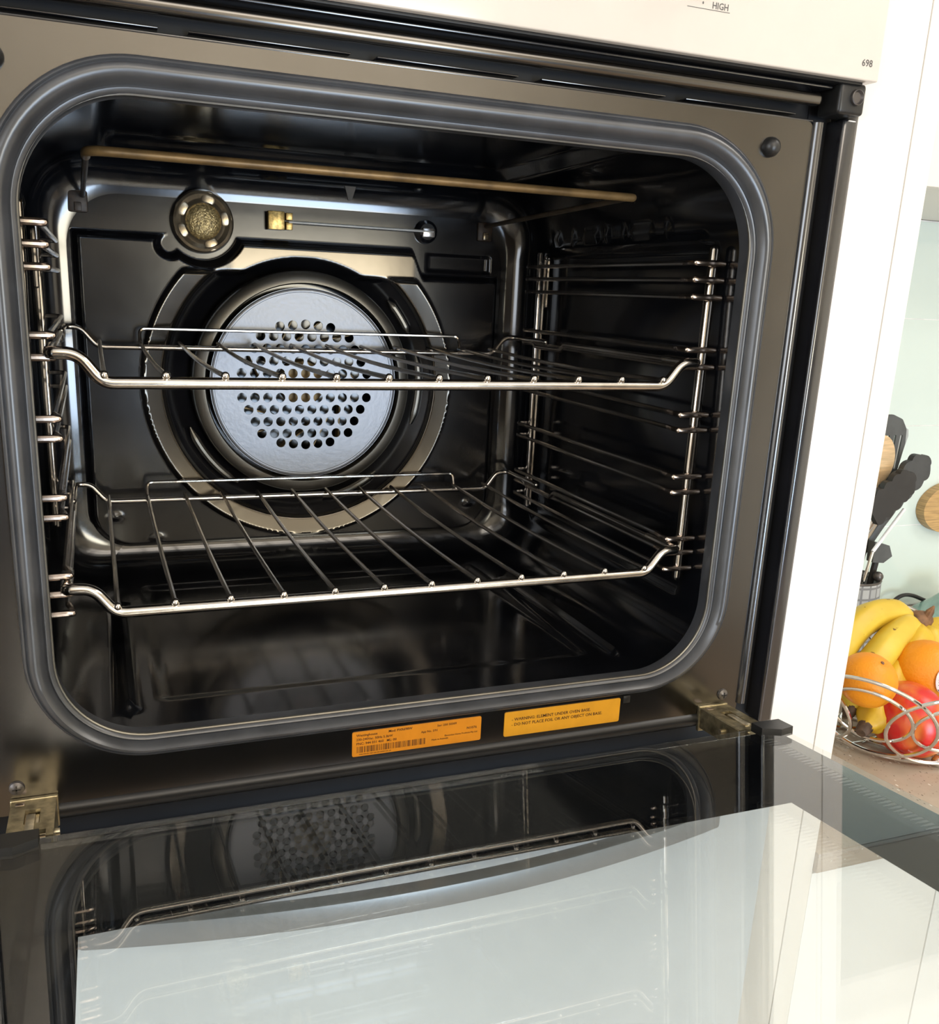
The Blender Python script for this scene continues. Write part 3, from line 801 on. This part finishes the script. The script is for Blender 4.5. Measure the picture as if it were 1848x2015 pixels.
# ================================================================== wire shelves
XWIRE = [-.1933+i*(.3866/11) for i in range(12)]
def shelf(z, label):
    t = root('wire_shelf', label, 'oven shelf', (0, .20, z), 'chromed wire oven shelves')
    ZB = z-.0043; UP = z+.0128
    fr = fillet([(-.2225, .075, UP), (-.2225, .0400, UP), (-.2225, .0345, UP), (-.2075, .0340, UP), (-.1945, .0340, ZB), (.1965, .0340, ZB), (.2100, .0340, UP), (.2225, .0345, UP), (.2225, .0400, UP), (.2225, .075, UP)],
                [0, .004, .006, .016, .014, .014, .016, .006, .004, 0], 7)
    obj('front_bar', rtube(fr, .0038, 14), M['chrome'], t)
    bk = fillet([(-.2225, .2900, UP), (-.2225, .3620, UP), (-.2090, .3620, UP), (-.1950, .3600, ZB), (.1950, .3600, ZB), (.2090, .3620, UP), (.2225, .3620, UP), (.2225, .2900, UP)],
                [0, .008, .014, .014, .014, .014, .008, 0], 6)
    obj('back_bar', rtube(bk, .0026, 12), M['chrome'], t)
    for sx in (1, -1):
        sr = fillet([(sx*.2225, .0700, UP), (sx*.2225, .2480, UP), (sx*.2225, .2560, UP-.0055), (sx*.2225, .3100, UP-.0055), (sx*.2225, .3220, UP), (sx*.2225, .3400, UP)], .005, 5)
        obj('side_rail', rtube(sr, .0024, 10), M['wire_dark'], t)
    for x in XWIRE:
        pts = []
        for k in range(9):
            u = k/8
            pts.append((x, .0325+(.3635-.0325)*u, z+.0004-.0030*math.sin(math.pi*u)))
        w = obj('wire', rtube(pts, .0017, 8), M['wire_dark'], t)
        obj('wire_end', ball((x, .0318, z+.0006), .0027, 12, 8), M['chrome'], w)
    gd = fillet([(XWIRE[1], .3600, z), (XWIRE[1], .3650, z+.0125), (XWIRE[10], .3650, z+.0125), (XWIRE[10], .3600, z)], .006, 6)
    obj('back_guard', rtube(gd, .0016, 8), M['chrome'], t)
    return t
shelf(.0580, 'upper wire shelf in front of the fan cover')
shelf(-.0868, 'lower wire shelf near the oven floor')

# ================================================================== bench, splashback, cabinets
ZT = -0.353
bench = obj('benchtop', box((.3790, -.0080, ZT-.0200), (XR-.002, .5290, ZT), .0015, 2), M['stone'], origin=(1.2, .25, ZT-.02))
tag(bench, 'speckled beige stone benchtop under the fruit bowl', 'benchtop')
for i, (x0, x1, lb) in enumerate(((.3792, .5405, 'narrow white base cabinet under the benchtop, next to the oven tower'), (.5412, 1.0440, 'white base cabinet under the benchtop, second from the oven tower'), (1.0460, 1.6440, 'white base cabinet under the benchtop, farthest from the oven tower'))):
    c = root('base_cabinet', lb, 'cabinet', ((x0+x1)/2, .26, FZ), 'base cabinets under the benchtop')
    obj('carcass', box((x0, .0160, FZ+.1), (x1, .525, ZT-.0210)), M['cabinet_low'], c, smooth=False)
    xm = (x0+x1)/2
    for a, b in (((x0+.0002, x1-.0002),) if x1-x0 < .2 else ((x0+.0002, xm-.0006), (xm+.0006, x1-.0002))):
        obj('cabinet_door', box((a, -.0030, FZ+.1), (b, .0155, ZT-.0230), .0015), M['cabinet_low'], c)
    obj('plinth', box((x0, .05, FZ), (x1, .07, FZ+.1)), M['plastic'], c, smooth=False)
sp = root('splashback', 'pale aqua glass splashback tiles behind the benchtop', 'splashback', (1.2, .54, ZT))
obj('backing', box((.3792, .5306, ZT), (XR-.002, .5440, .2440)), M['grout'], sp, smooth=False)
zr = [ZT+.0010, -.2148, -.0545, .1055, .2430]
for i in range(4):
    x = .3795
    k = 0
    while x < XR-.1:
        x1 = min(x+.48, XR-.003)
        obj('tile', box((x, .5300, zr[i]+.0008), (x1-.0016, .5304, zr[i+1]-.0008), .0001, 1), M['splash'], sp)
        x = x1; k += 1
wc = root('wall_cabinet', 'cream wall cabinet hanging above the splashback', 'cabinet', (1.2, .40, .2445))
obj('carcass', box((.3795, .2450, .2445), (XR-.002, .5290, .95)), M['cabinet'], wc, smooth=False)
for i in range(4):
    obj('cabinet_door', box((.3805+i*.45, .2260, .2405), (.8110+i*.45, .2445, .95), .0012), M['cabinet'], wc)

# ================================================================== fruit bowl
BX, BY = .640, .168
bowl = root('fruit_bowl', 'chromed wire fruit bowl made of overlapping loops on the benchtop', 'fruit bowl', (BX, BY, ZT))
def ringpts(cx, cy, z, R, n=72): return [(cx+R*math.cos(2*PI*i/n), cy+R*math.sin(2*PI*i/n), z) for i in range(n)]
obj('base_ring', tube(ringpts(BX, BY, ZT+.0075, .0900), .0021, 10, closed=True), M['chrome2'], bowl)
obj('base_ring', tube(ringpts(BX, BY, ZT+.0045, .0560), .0018, 10, closed=True), M['chrome2'], bowl)
for k in range(5):
    a = PI*k/5+.25
    d = Vector((math.cos(a), math.sin(a), 0))
    obj('base_spoke', tube([Vector((BX, BY, ZT+.0070))-d*.0900, Vector((BX, BY, ZT+.0020))-d*.0600, Vector((BX, BY, ZT+.0020))+d*.0600, Vector((BX, BY, ZT+.0070))+d*.0900], .0016, 8), M['chrome2'], bowl)
NL = 9
for k in range(NL):
    a = 2*PI*k/NL - 1.92
    rad = Vector((math.cos(a), math.sin(a), 0)); tan = Vector((-math.sin(a), math.cos(a), 0))
    upv = (Vector((0, 0, 1))*.86 + rad*.51).normalized()
    def loop(c0, R, nm, rr):
        c = Vector((BX, BY, ZT+.0080)) + rad*.0905 + upv*R + upv*c0
        pts = []
        for i in range(48):
            t = 2*PI*i/48
            q = c + tan*R*1.08*math.cos(t) + upv*R*math.sin(t)
            # bend the loop round the bowl
            v = q - Vector((BX, BY, q.z)); dv = q - c
            off = dv.dot(tan)
            q = q - rad*(off*off)/(2*.16)
            pts.append(q)
        obj(nm, tube(pts, rr, 8, closed=True), M['chrome2'], bowl)
    loop(0, .0590, 'loop', .0021)
    loop(.024, .0385, 'inner_loop', .0019)
for k in range(4):
    a = PI/4+PI/2*k+.55-PI
    obj('ball_foot', ball((BX+.0840*math.cos(a), BY+.0840*math.sin(a), ZT+.0066), .0066, 16, 10), M['chrome2'], bowl)

def fruitmat(name, c1, c2, nscale, rough=.35, bump=.15, bscale=500, aniso=None, lo=.35, hi=.65):
    m = mat(name, c1, rough=rough, col2=c2, nscale=nscale, bump=bump, bscale=bscale, aniso=aniso)
    cr = [n for n in m.node_tree.nodes if n.type == 'VALTORGB'][0]
    cr.color_ramp.elements[0].position = lo; cr.color_ramp.elements[1].position = hi
    return m
M['orange'] = fruitmat('orange_peel', (.76, .250, .002), (.82, .31, .003), 14, .48, .45, 420)
M['banana'] = fruitmat('ripe_banana_peel', (.58, .39, .030), (.68, .49, .05), 22, .45, .06, 100)
M['banana2'] = fruitmat('deep_yellow_banana_peel', (.60, .35, .012), (.70, .47, .025), 22, .45, .06, 100)
for k_ in ('banana', 'banana2'):        # brown flecks of a ripe peel
    nt = M[k_].node_tree; N = nt.nodes; b_ = N['Principled BSDF']; src = b_.inputs['Base Color'].links[0].from_socket
    fl = N.new('ShaderNodeTexNoise'); fl.inputs['Scale'].default_value = 75; fl.inputs['Detail'].default_value = 3
    nt.links.new([n for n in N if n.type == 'TEX_COORD'][0].outputs['Object'], fl.inputs['Vector'])
    mr_ = N.new('ShaderNodeMapRange'); mr_.inputs['From Min'].default_value = .68; mr_.inputs['From Max'].default_value = .72
    nt.links.new(fl.outputs['Fac'], mr_.inputs['Value'])
    mx_ = N.new('ShaderNodeMix'); mx_.data_type = 'RGBA'
    nt.links.new(mr_.outputs['Result'], mx_.inputs[0]); nt.links.new(src, mx_.inputs[6]); mx_.inputs[7].default_value = (.16, .075, .02, 1)
    nt.links.new(mx_.outputs[2], b_.inputs['Base Color'])
M['btip'] = mat('brown_banana_tip', (.085, .05, .03), rough=.7, var=.4, nscale=150)
M['crown'] = mat('brown_banana_crown', (.17, .085, .04), rough=.7, var=.5, nscale=90)
M['apple'] = fruitmat('red_blush_apple_skin', (.62, .022, .018), (.86, .36, .055), 26, .28, .02, 100, aniso=(1, 1, .45), lo=.42, hi=.72)
M['stem'] = mat('green_apple_hollow', (.42, .42, .05), rough=.5, var=.3)

def round_fruit(c, r, prof, tilt, n=48, m=28):
    """prof(t) -> radius factor, axial factor with t from top 0 to bottom pi"""
    V, F = [], []
    for i in range(m+1):
        t = PI*i/m
        R, H = prof(t)
        for k in range(n):
            a = 2*PI*k/n
            V.append(Vector((r*R*math.cos(a), r*R*math.sin(a), r*H)))
    for i in range(m):
        for k in range(n):
            F.append((i*n+k, (i+1)*n+k, (i+1)*n+(k+1) % n, i*n+(k+1) % n))
    T = Matrix.Translation(c) @ tilt
    return [tuple(T @ v) for v in V], F
def p_orange(t):
    s = math.sin(t); return s*1.0, math.cos(t)*.93 - .05*math.exp(-(s/.12)**2)*(1 if t < 1.5 else 0)
def p_apple(t):
    s, c = math.sin(t), math.cos(t)
    dip = .34*math.exp(-(s/.26)**2)*(1 if c > 0 else -.45)
    return s*(1.0+.05*c), c*.90-dip
RX = lambda d: Matrix.Rotation(math.radians(d), 4, 'X')
RY = lambda d: Matrix.Rotation(math.radians(d), 4, 'Y')
def orange(c, r, tilt, label, sticker=False):
    o = root('orange', label, 'orange', (c[0], c[1], c[2]-r*.9), 'oranges in the fruit bowl')
    b = obj('peel', round_fruit(c, r, p_orange, tilt), M['orange'], o)
    tp = (Matrix.Translation(c) @ tilt) @ Vector((0, 0, r*.885))
    obj('stem_button', ball(tp, .0021, 10, 6), M['crown'], b)
    return o
orange((.5395, .1215, -.2580), .0300, RX(28) @ RY(6), 'small orange resting above the banana tips, left in the bowl')
o2 = orange((.6500, .1480, -.2745), .0392, RX(-70) @ RY(10), 'larger orange with an oval fruit sticker, behind the apple')
# sticker on the larger orange, facing the room
def sticker():
    V, F = [], []
    c = Vector((.6500, .1480, -.2745)); r = .0398
    d0 = Vector((-.04, -.985, .05)).normalized()
    d0 = Vector((-.340, -.920, .190)).normalized()
    ux = d0.cross(Vector((0, 0, 1))).normalized()*-1; uz = ux.cross(d0).normalized()
    uz = uz if uz.z > 0 else -uz
    n, m = 28, 5
    V.append(c+d0*r)
    for j in range(1, m+1):
        for k in range(n):
            a = 2*PI*k/n
            p = d0 + ux*(.20*j/m*math.cos(a)) + uz*(.34*j/m*math.sin(a))
            V.append(c+p.normalized()*r*1.0)
    for k in range(n): F.append((0, 1+k, 1+(k+1) % n))
    for j in range(m-1):
        for k in range(n): F.append((1+j*n+k, 1+(j+1)*n+k, 1+(j+1)*n+(k+1) % n, 1+j*n+(k+1) % n))
    return fixn(V, F), c, d0, ux, uz, r
g, sc_, sd0, sux, suz, sr_ = sticker()
st = obj('fruit_sticker', g, mat('white_fruit_sticker', (.74, .68, .70), rough=.4, var=.06, nscale=300), o2, label='white oval fruit sticker')
def onst(a, b):
    p = (sd0+sux*a/sr_+suz*b/sr_).normalized()*sr_*1.012
    return tuple(sc_+p)
ink = []
for b0 in (.0100, -.0100):
    n = 12
    pts = []
    for k in range(n+1):
        a = -1+2*k/n
        pts.append(onst(a*.0052, b0*(1.05-.18*a*a)+.0*a)); pts.append(onst(a*.0058, b0*(1.32-.55*a*a)))
    F = [(2*k, 2*k+2, 2*k+3, 2*k+1) for k in range(n)]
    ink.append((pts, F))
for b0 in (.004, .0012, -.0016, -.0044):
    ink.append(([onst(-.005, b0), onst(.005, b0), onst(.005, b0+.0006), onst(-.005, b0+.0006)], [(0, 1, 2, 3)]))
obj('sticker_print', merge(*ink), mat('dark_sticker_print', (.06, .035, .035), rough=.5), st, smooth=False)
ap = root('apple', 'red and yellow blushed apple behind the wire loops of the bowl', 'apple', (.6040, .1170, -.350))
ab = obj('skin', round_fruit((.6040, .1170, -.3105), .0425, p_apple, RX(14) @ RY(62)), M['apple'], ap)
tp = (Matrix.Translation((.6040, .1170, -.3105)) @ RX(14) @ RY(62))
obj('stem', tube([tp @ Vector((0, 0, .022)), tp @ Vector((.001, 0, .034)), tp @ Vector((.004, 0, .042))], .0012, 8), M['crown'], ab)
obj('stem_hollow', round_fruit((.6040, .1170, -.3105), .0427, lambda t: p_apple(t*.125), RX(14) @ RY(62), 32, 6), M['stem'], ab)
ap2 = root('apple', 'dark red apple at the far right of the bowl, mostly hidden', 'apple', (.7080, .1250, -.345))
obj('skin', round_fruit((.6985, .1350, -.3090), .0370, p_apple, RX(-8)), mat('dark_red_apple_skin', (.30, .012, .012), rough=.3, var=.3, nscale=20), ap2)

def smoothpath(P, n=22):
    P = [Vector(p) for p in P]
    Q = [P[0]*2-P[1]]+P+[P[-1]*2-P[-2]]
    out = []
    segs = len(P)-1
    for i in range(n+1):
        u = i/n*segs; k = min(int(u), segs-1); t = u-k
        a, b, c, d = Q[k:k+4]
        out.append(.5*((2*b)+(-a+c)*t+(2*a-5*b+4*c-d)*t*t+(-a+3*b-3*c+d)*t**3))
    return out
bun = root('banana_bunch', 'bunch of ripe yellow bananas with brown crown in the fruit bowl', 'bananas', (.64, .18, -.33))
CR = (.6930, .2030, -.2400)
def banana(P, r, m):
    pts = smoothpath(P, 30)
    n = len(pts); R = []
    for i in range(n):
        u = i/(n-1)
        k = .42+.58*float(ss(.0, .22, np.array(u)))
        k *= 1-.62*float(ss(.86, 1.0, np.array(u)))
        R.append(r*k)
    # five-sided section with soft ridges
    V, F = tube(pts, R, 20)
    VV = []
    for i in range(n):
        for k in range(20):
            p = Vector(V[i*20+k]); d = p-pts[i]
            a = 2*PI*k/20
            VV.append(tuple(pts[i]+d*(1+.055*math.cos(5*a))))
    b = obj('banana', (VV, F), m, bun, angle=80)
    t = (pts[-1]-pts[-2]).normalized()
    obj('tip', tube([pts[-1]-t*.004, pts[-1]+t*.004, pts[-1]+t*.0075], [r*.47, r*.40, r*.30], 12), M['btip'], b)
banana([CR, (.652, .214, -.226), (.604, .206, -.232), (.560, .190, -.268), (.545, .170, -.312)], .0175, M['banana'])
banana([CR, (.655, .192, -.240), (.606, .170, -.254), (.566, .158, -.282), (.5500, .1480, -.3060)], .0175, M['banana'])
banana([CR, (.662, .176, -.252), (.620, .158, -.276), (.578, .135, -.302), (.5480, .1230, -.3160)], .0180, M['banana2'])
banana([CR, (.694, .184, -.258), (.690, .170, -.290), (.684, .168, -.318)], .0165, M['banana'])
banana([CR, (.724, .190, -.252), (.744, .178, -.282), (.744, .170, -.315)], .0175, M['banana'])
obj('crown', merge(tube(smoothpath([(.680, .200, -.236), (.694, .203, -.234), (.707, .203, -.244)], 8), [.009, .0115, .0125, .0125, .012, .012, .0115, .010, .006], 12),
                   tube([(.694, .198, -.232), (.696, .194, -.220), (.698, .192, -.213)], [.006, .0045, .001], 8)), M['crown'], bun)

# ================================================================== utensil holder and utensils
hc = (.795, .425)
hold = root('utensil_holder', 'grey patterned utensil holder standing behind the fruit bowl', 'holder', (*hc, ZT))
def holdermat():
    m = mat('grey_letter_pattern', (.30, .31, .31), rough=.5, var=.1)
    nt = m.node_tree; N = nt.nodes; L = nt.links; b = N['Principled BSDF']
    tc = [n for n in N if n.type == 'TEX_COORD'][0]
    br = N.new('ShaderNodeTexBrick'); br.inputs['Scale'].default_value = 32; br.offset = 0
    br.inputs['Color1'].default_value = (.42, .43, .43, 1); br.inputs['Color2'].default_value = (.30, .31, .31, 1); br.inputs['Mortar'].default_value = (.17, .175, .18, 1)
    br.inputs['Brick Width'].default_value = .42; br.inputs['Row Height'].default_value = .5; br.inputs['Mortar Size'].default_value = .05
    mp = N.new('ShaderNodeMapping'); mp.inputs['Rotation'].default_value = (PI/2, 0, 0)
    L.new(tc.outputs['Object'], mp.inputs['Vector']); L.new(mp.outputs['Vector'], br.inputs['Vector'])
    L.new(br.outputs['Color'], b.inputs['Base Color'])
    return m
obj('cup', lathe([(0.0, .001), (.048, .001), (.050, .004), (.0455, .098), (.0450, .100), (.0430, .100), (.0465, .006), (0.0, .005)], (*hc, ZT), 'Z', 48), holdermat(), hold)
obj('cup_rim', tube(ringpts(*hc, ZT+.0995, .0445, 48), .0018, 8, closed=True), M['screw'], hold)
M['nylon'] = mat('black_nylon', (.022, .021, .021), rough=.5, var=.15)
M['nylon_grey'] = mat('charcoal_nylon', (.075, .08, .082), rough=.5, var=.15)
M['nylon_mid'] = mat('dark_charcoal_nylon', (.05, .053, .055), rough=.5, var=.15)
M['wood'] = mat('pale_wood', (.62, .44, .25), rough=.5, var=.16, nscale=9, aniso=(3, 3, 26))
def inplane(y0, tiltx=0.0):
    return lambda a, b, c: (a, c+y0+(b+.2)*tiltx, b)
# slotted spatula
spa = root('slotted_spatula', 'dark grey slotted spatula standing in the utensil holder', 'spatula', (.800, .425, ZT+.01))
SX = .0045
head = [(.790, -.088), (.7935, -.0300), (.8010, -.0215), (.8200, -.0215), (.8380, -.0280), (.8480, -.0420), (.8500, -.0620), (.8440, -.0980), (.8280, -.1180), (.8080, -.1180)]
head = [(p.x+SX, p.y) for p in fillet([(x, z, 0) for x, z in head], .008, 4, closed=True)]
slots = []
for x0 in (.8030, .8150, .8270, .8385):
    slots.append([(p.x+SX, p.y) for p in fillet([(x0-.0026, -.098, 0), (x0+.0020, -.098, 0), (x0+.0046, -.050, 0), (x0+.0002, -.050, 0)], .002, 3, closed=True)])
obj('head', plate([head]+slots, -.0012, .0012, to=inplane(.420)), M['nylon_grey'], spa, smooth=False)
obj('shaft', tube(smoothpath([(.818+SX, .420, -.114), (.812, .421, -.17), (.800, .425, ZT+.012)], 12), .0042, 10, flat=(1, .7)), M['nylon_grey'], spa)
# clear spatula behind it
cs = root('clear_spatula', 'grey translucent spatula behind the dark slotted spatula', 'spatula', (.82, .455, ZT+.01))
obj('head', plate([[(p.x+.017, p.y) for p in fillet([(.836, -.100, 0), (.846, -.040, 0), (.866, -.046, 0), (.868, -.056, 0), (.856, -.104, 0)], .004, 4, closed=True)]], -.001, .001, to=inplane(.445)), mat('frosted_grey_plastic', (.40, .43, .43), rough=.35), cs, smooth=False)
obj('shaft', tube([(.862, .445, -.10), (.815, .440, ZT+.012)], .003, 8), M['nylon_grey'], cs)
# wooden spoon
ws = root('wooden_spoon', 'pale wooden spoon head between the spatula and the tongs', 'spoon', (.792, .41, ZT+.01))
obj('bowl', ball((.8010, .4080, -.0830), .0220, 24, 14, (1.25, .22, 1.60)), M['wood'], ws)
obj('handle', tube([(.8010, .4080, -.108), (.790, .415, ZT+.012)], .0050, 10), M['wood'], ws)
# tongs: two scalloped nylon heads on steel arms
tg = root('kitchen_tongs', 'black scalloped nylon tongs leaning out of the utensil holder', 'tongs', (.79, .40, ZT+.01))
def scallop(p0, p1, w0, w1, y, nm, mk='nylon'):
    p0, p1 = Vector((p0[0], p0[1], 0)), Vector((p1[0], p1[1], 0)); d = (p1-p0); L_ = d.length; d.normalize(); q = Vector((-d.y, d.x, 0))
    ol = []
    nb = 5
    for k in range(nb*6+1):
        u = k/(nb*6); w = (w0+(w1-w0)*u)*(1-.55*max(0, (u-.8)/.2)**2); ol.append(p0+d*L_*u+q*(w+.0040*abs(math.sin(PI*u*nb))))
    for k in range(7):
        t = PI*k/6; wt = w1*.45
        ol.append(p0+d*(L_+wt*.55*math.sin(t))+q*wt*math.cos(t))
    for k in reversed(range(nb*6+1)):
        u = k/(nb*6); w = (w0+(w1-w0)*u)*(1-.55*max(0, (u-.8)/.2)**2); ol.append(p0+d*L_*u-q*(w+.0040*abs(math.sin(PI*u*nb))))
    v, f = plate([[(p.x, p.y) for p in ol]], -.0045, .0045, to=inplane(y))
    return obj(nm, (v, f), M[mk], tg, smooth=False)
scallop((.800, -.152), (.8730, -.0820), .0190, .0205, .3970, 'tong_head', 'nylon_mid')
scallop((.772, -.150), (.8330, -.1010), .0200, .0190, .3800, 'tong_head')
obj('arm', tube(smoothpath([(.858, .412, -.106), (.846, .410, -.148), (.822, .412, -.186), (.800, .418, -.24), (.792, .42, ZT+.02)], 16), .0050, 10, flat=(1.3, .6)), M['nylon_grey'], tg)
obj('arm', tube(smoothpath([(.815, .392, -.128), (.800, .398, -.17), (.788, .405, -.22), (.786, .41, ZT+.02)], 16), .0050, 10, flat=(1.3, .6)), M['chrome2'], tg)
# white-handled knife and a black hook end
kn = root('white_handled_peeler', 'small white handled utensil crossing below the tongs', 'utensil', (.80, .385, ZT+.01))
obj('handle', tube([(.790, .382, -.205), (.834, .382, -.147)], .0026, 10), mat('white_plastic', (.80, .80, .82), rough=.3), kn)
obj('shaft', tube([(.790, .382, -.205), (.786, .40, ZT+.02)], .0022, 8), M['chrome2'], kn)
hk = root('black_ladle', 'black angular utensil handle end below the tongs', 'utensil', (.81, .40, ZT+.01))
obj('handle_end', plate([[(.806, -.196), (.834, -.203), (.842, -.219), (.828, -.228), (.808, -.226)]], -.006, .006, to=inplane(.402)), M['nylon_grey'], hk, smooth=False)
obj('handle', tube([(.820, .402, -.222), (.815, .41, ZT+.012)], .0045, 10), M['nylon'], hk)
obj('knob', ball((.818, .392, -.246), .0072, 14, 8), M['screw'], hk)

# ================================================================== things along the splashback
bd = root('wooden_board', 'round wooden board leaning on the splashback at the right edge', 'board', (1.077, .516, -.2268))
def board():
    ol = [(1.0770+.0575*math.cos(t), -.1862+.0412*math.sin(t)*(1+.06*math.cos(t))) for t in np.linspace(0, 2*PI, 49)[:-1]]
    return plate([ol], .5130, .5295)
obj('board', board(), mat('oiled_oak', (.50, .315, .13), rough=.45, var=.25, nscale=6, aniso=(4, 4, 60)), bd, angle=40)
cord = obj('power_cord', rtube(smoothpath([(.985, .500, ZT+.004), (.975, .500, ZT+.020), (.990, .500, ZT+.030), (1.020, .505, ZT+.026), (1.06, .500, ZT+.012), (1.12, .500, ZT+.004)], 30), .0032, 8), M['nylon'], origin=(1.03, .50, ZT))
tag(cord, 'black power cord looping along the foot of the splashback', 'cord')
vs = root('teal_glass_vase', 'teal ribbed glass vessel at the right edge behind the bananas', 'vase', (1.050, .440, ZT))
obj('vessel', lathe([(0.0, .001), (.068, .001), (.072, .004), (.068, .012), (.046, .030), (.032, .044), (.026, .056), (.023, .056), (.029, .044), (.043, .030), (.065, .012), (.066, .006), (0.0, .006)], (1.050, .440, ZT), 'Z', 40),
    mat('teal_tinted_glass', (.50, .74, .67), rough=.08, var=.12, nscale=30, trans=.5), vs)
